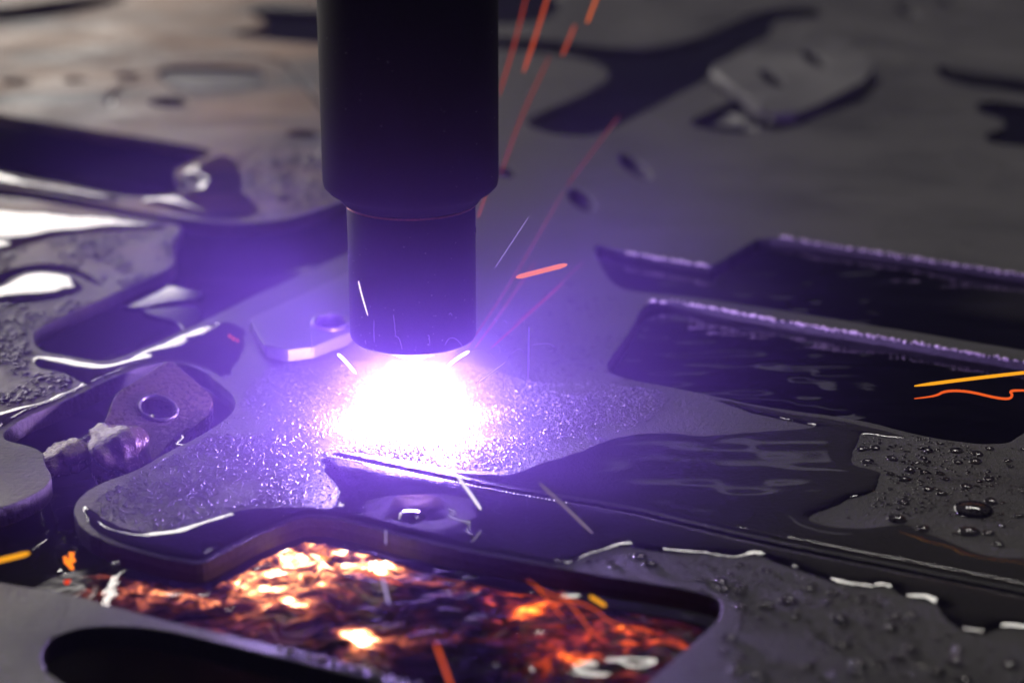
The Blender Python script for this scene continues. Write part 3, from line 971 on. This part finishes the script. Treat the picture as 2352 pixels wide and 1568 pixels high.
for (pts, y, w, c, st), lab in zip([
    ([(1070,803),(1180,640),(1297,435)], (0.03, 0.16), 6, (0.62, 0.14, 0.12), 0.40),
    ([(1300,430),(1423,265)], (0.16, 0.24), 8, (0.55, 0.10, 0.10), 0.30),
    ([(1090,800),(1150,720),(1230,600)], (0.03, 0.12), 6, (0.62, 0.14, 0.12), 0.45),
    ([(1127,800),(1200,735),(1294,650)], (0.03, 0.1), 5, (0.8, 0.12, 0.10), 0.45),
    ([(1180,745),(1270,670),(1340,600)], (0.05, 0.12), 4, (0.6, 0.12, 0.12), 0.35),
    ([(1145,221),(1180,110),(1212,-20)], (0.20, 0.26), 9, (0.9, 0.10, 0.05), 0.38),
    ([(1202,167),(1230,85),(1262,-20)], (0.20, 0.25), 11, (1.0, 0.13, 0.04), 0.55),
    ([(1150,400),(1195,272),(1263,129)], (0.16, 0.26), 11, (0.7, 0.13, 0.10), 0.30),
    ([(1291,129),(1321,58)], (0.24, 0.27), 9, (1.0, 0.14, 0.06), 0.5),
    ([(1348,54),(1376,-20)], (0.22, 0.24), 11, (1.0, 0.18, 0.04), 0.65),
    ([(1098,500),(1118,440)], (0.1, 0.12), 9, (0.7, 0.16, 0.16), 0.5)], RISING):
    spark(pts, y, w * 0.65, c, st, lab, GT)
GC2 = "hair-fine curled sparks round the arc"
def c5(p): return (658.5 + p[0] * 0.3401, 470 + p[1] * 0.3401)
for pts in [[(720,740),(728,800),(736,885)], [(1068,950),(1090,905),(1125,895),(1170,925),(1195,978)], [(1240,992),(1290,980),(1345,985),(1385,1010),(1406,1042)],
            [(728,886),(760,895),(780,975)], [(950,885),(962,878),(968,950)], [(1095,745),(1106,728),(1118,750)], [(1398,775),(1412,772),(1422,802)],
            [(1460,788),(1478,780),(1488,805)], [(1400,958),(1430,952),(1444,975),(1436,1005)], [(1520,1002),(1560,972),(1590,978),(1604,1002)],
            [(1655,950),(1710,940),(1770,935),(1818,965)], [(1405,1168),(1450,1175),(1470,1205),(1472,1255)], [(1530,1180),(1560,1195),(1580,1225)],
            [(590,780),(588,860),(592,930)], [(165,870),(172,940),(168,1000)]]:
    spark([c5(p) for p in pts], -0.024, 1.2, LI, 0.4, "hair-fine curled pale spark hopping beside the arc", GC2)

def ember(name, pts, z, label):
    bm = bmesh.new()
    for px, py, r in pts:
        q = gnd(px, py, z); rr = r / FPX * (q - CAM).length
        ret = bmesh.ops.create_icosphere(bm, subdivisions=2, radius=rr, matrix=Matrix.Translation(q))
        for v in ret['verts']:
            v.co += (v.co - q) * (0.5 * math.sin(v.co.x * 4000 + v.co.z * 3000) )
    me = bpy.data.meshes.new(name); bm.to_mesh(me); bm.free(); me.shade_smooth()
    return me
def ember_obj(pts, z, color, strength, label):
    me = ember("ember", pts, z, label)
    me.materials.append(emission_material("ember_glow", color, strength))
    o = bpy.data.objects.new("ember", me); COL.objects.link(o)
    tag(o, label, "ember")
ember_obj([(160,1288,9),(165,1300,6),(166,1272,6),(150,1279,4),(154,1290,6)], -0.0010, (1.0, 0.22, 0.01), 1.6, "glowing orange ember floating left of the boiling spray")
ember_obj([(158,1334,5),(152,1336,4)], -0.0015, (1.0, 0.06, 0.01), 0.9, "small red ember floating at the near edge of the opening")
ember_obj([(738,737,5),(752,738,5),(768,738,4)], 0.0, (1.0, 0.10, 0.05), 0.9, "red hot slag glowing inside the pale part's hole")
ember_obj([(528,772,4),(536,778,4),(545,782,3)], 0.0008, (1.0, 0.16, 0.05), 0.8, "small orange ember on the wet film beside the pale part")

# ------------------------------------------------------------------ fine spray beads, too many to count
def spray_beads(name, poly_px, count, rmin, rmax, label):
    poly = px_poly(poly_px, jitter=0)
    lo, hi = poly.min(0), poly.max(0)
    x = rng.uniform(lo[0], hi[0], count * 6); y = rng.uniform(lo[1], hi[1], count * 6)
    hole = np.full(x.shape, -0.02)
    for h in holes: hole = np.maximum(hole, sdf(h, x, y))
    wet = np.full(x.shape, -0.02)
    for f in films: wet = np.maximum(wet, sdf(f, x, y))
    clump = vnoise(x * 55, y * 55, 123) + 0.6 * vnoise(x * 160, y * 160, 124)
    ok = (sdf(poly, x, y) > 0) & (hole < -0.001) & (wet < -0.0008) & (clump > -0.15)
    x, y = x[ok][:count], y[ok][:count]
    V, F = [], []
    S = 8
    for a, b in zip(x, y):
        r = rmin + (rmax - rmin) * rng.random() ** 2.5
        e, th = rng.uniform(0.7, 1.4), rng.uniform(0, 6.28)
        i0 = len(V)
        V.append((a, b, r * 0.5))
        for t in (0.5, 0.85, 1.0):
            for k in range(S):
                q = 2 * math.pi * k / S
                u, v = r * t * math.cos(q) * e, r * t * math.sin(q) / e
                V.append((a + u * math.cos(th) - v * math.sin(th), b + u * math.sin(th) + v * math.cos(th), r * 0.5 * math.sqrt(max(0, 1 - t * t)) - (0.00002 if t == 1 else 0)))
        for k in range(S):
            l = (k + 1) % S
            F.append((i0, i0 + 1 + k, i0 + 1 + l))
            for g in (0, 1):
                p0 = i0 + 1 + g * S
                F.append((p0 + k, p0 + S + k, p0 + S + l, p0 + l))
    o = mesh_obj(name, V, F, M_DROP)
    tag(o, label, "water spray", kind="stuff")
spray_beads("water_spray", [(-60,560),(120,545),(400,530),(420,600),(240,680),(80,750),(60,800),(200,860),(120,910),(-60,950)], 1700, 0.0003, 0.0014, "silvery fine water spray beading on the plate by the long opening")
spray_beads("water_spray", [(520,350),(740,320),(800,440),(620,505),(480,500)], 260, 0.0006, 0.0024, "coarse water spray on the plate behind the torch sleeve")
spray_beads("water_spray", [(1290,1290),(1480,1270),(1800,1300),(2352,1470),(2400,1600),(1540,1600),(1680,1420)], 900, 0.0001, 0.0006, "fine water spray on the wet sheet beside the glowing opening")
spray_beads("water_spray", [(1860,970),(2110,1005),(2400,1020),(2400,1290),(2000,1210)], 900, 0.0001, 0.0006, "fine water spray on the wet sheet beyond the film edge")
spray_beads("water_spray", [(1110,640),(1400,650),(1460,760),(1390,860),(1560,900),(1400,930),(1150,860)], 420, 0.0002, 0.0008, "fine water spray on the steel behind the arc")
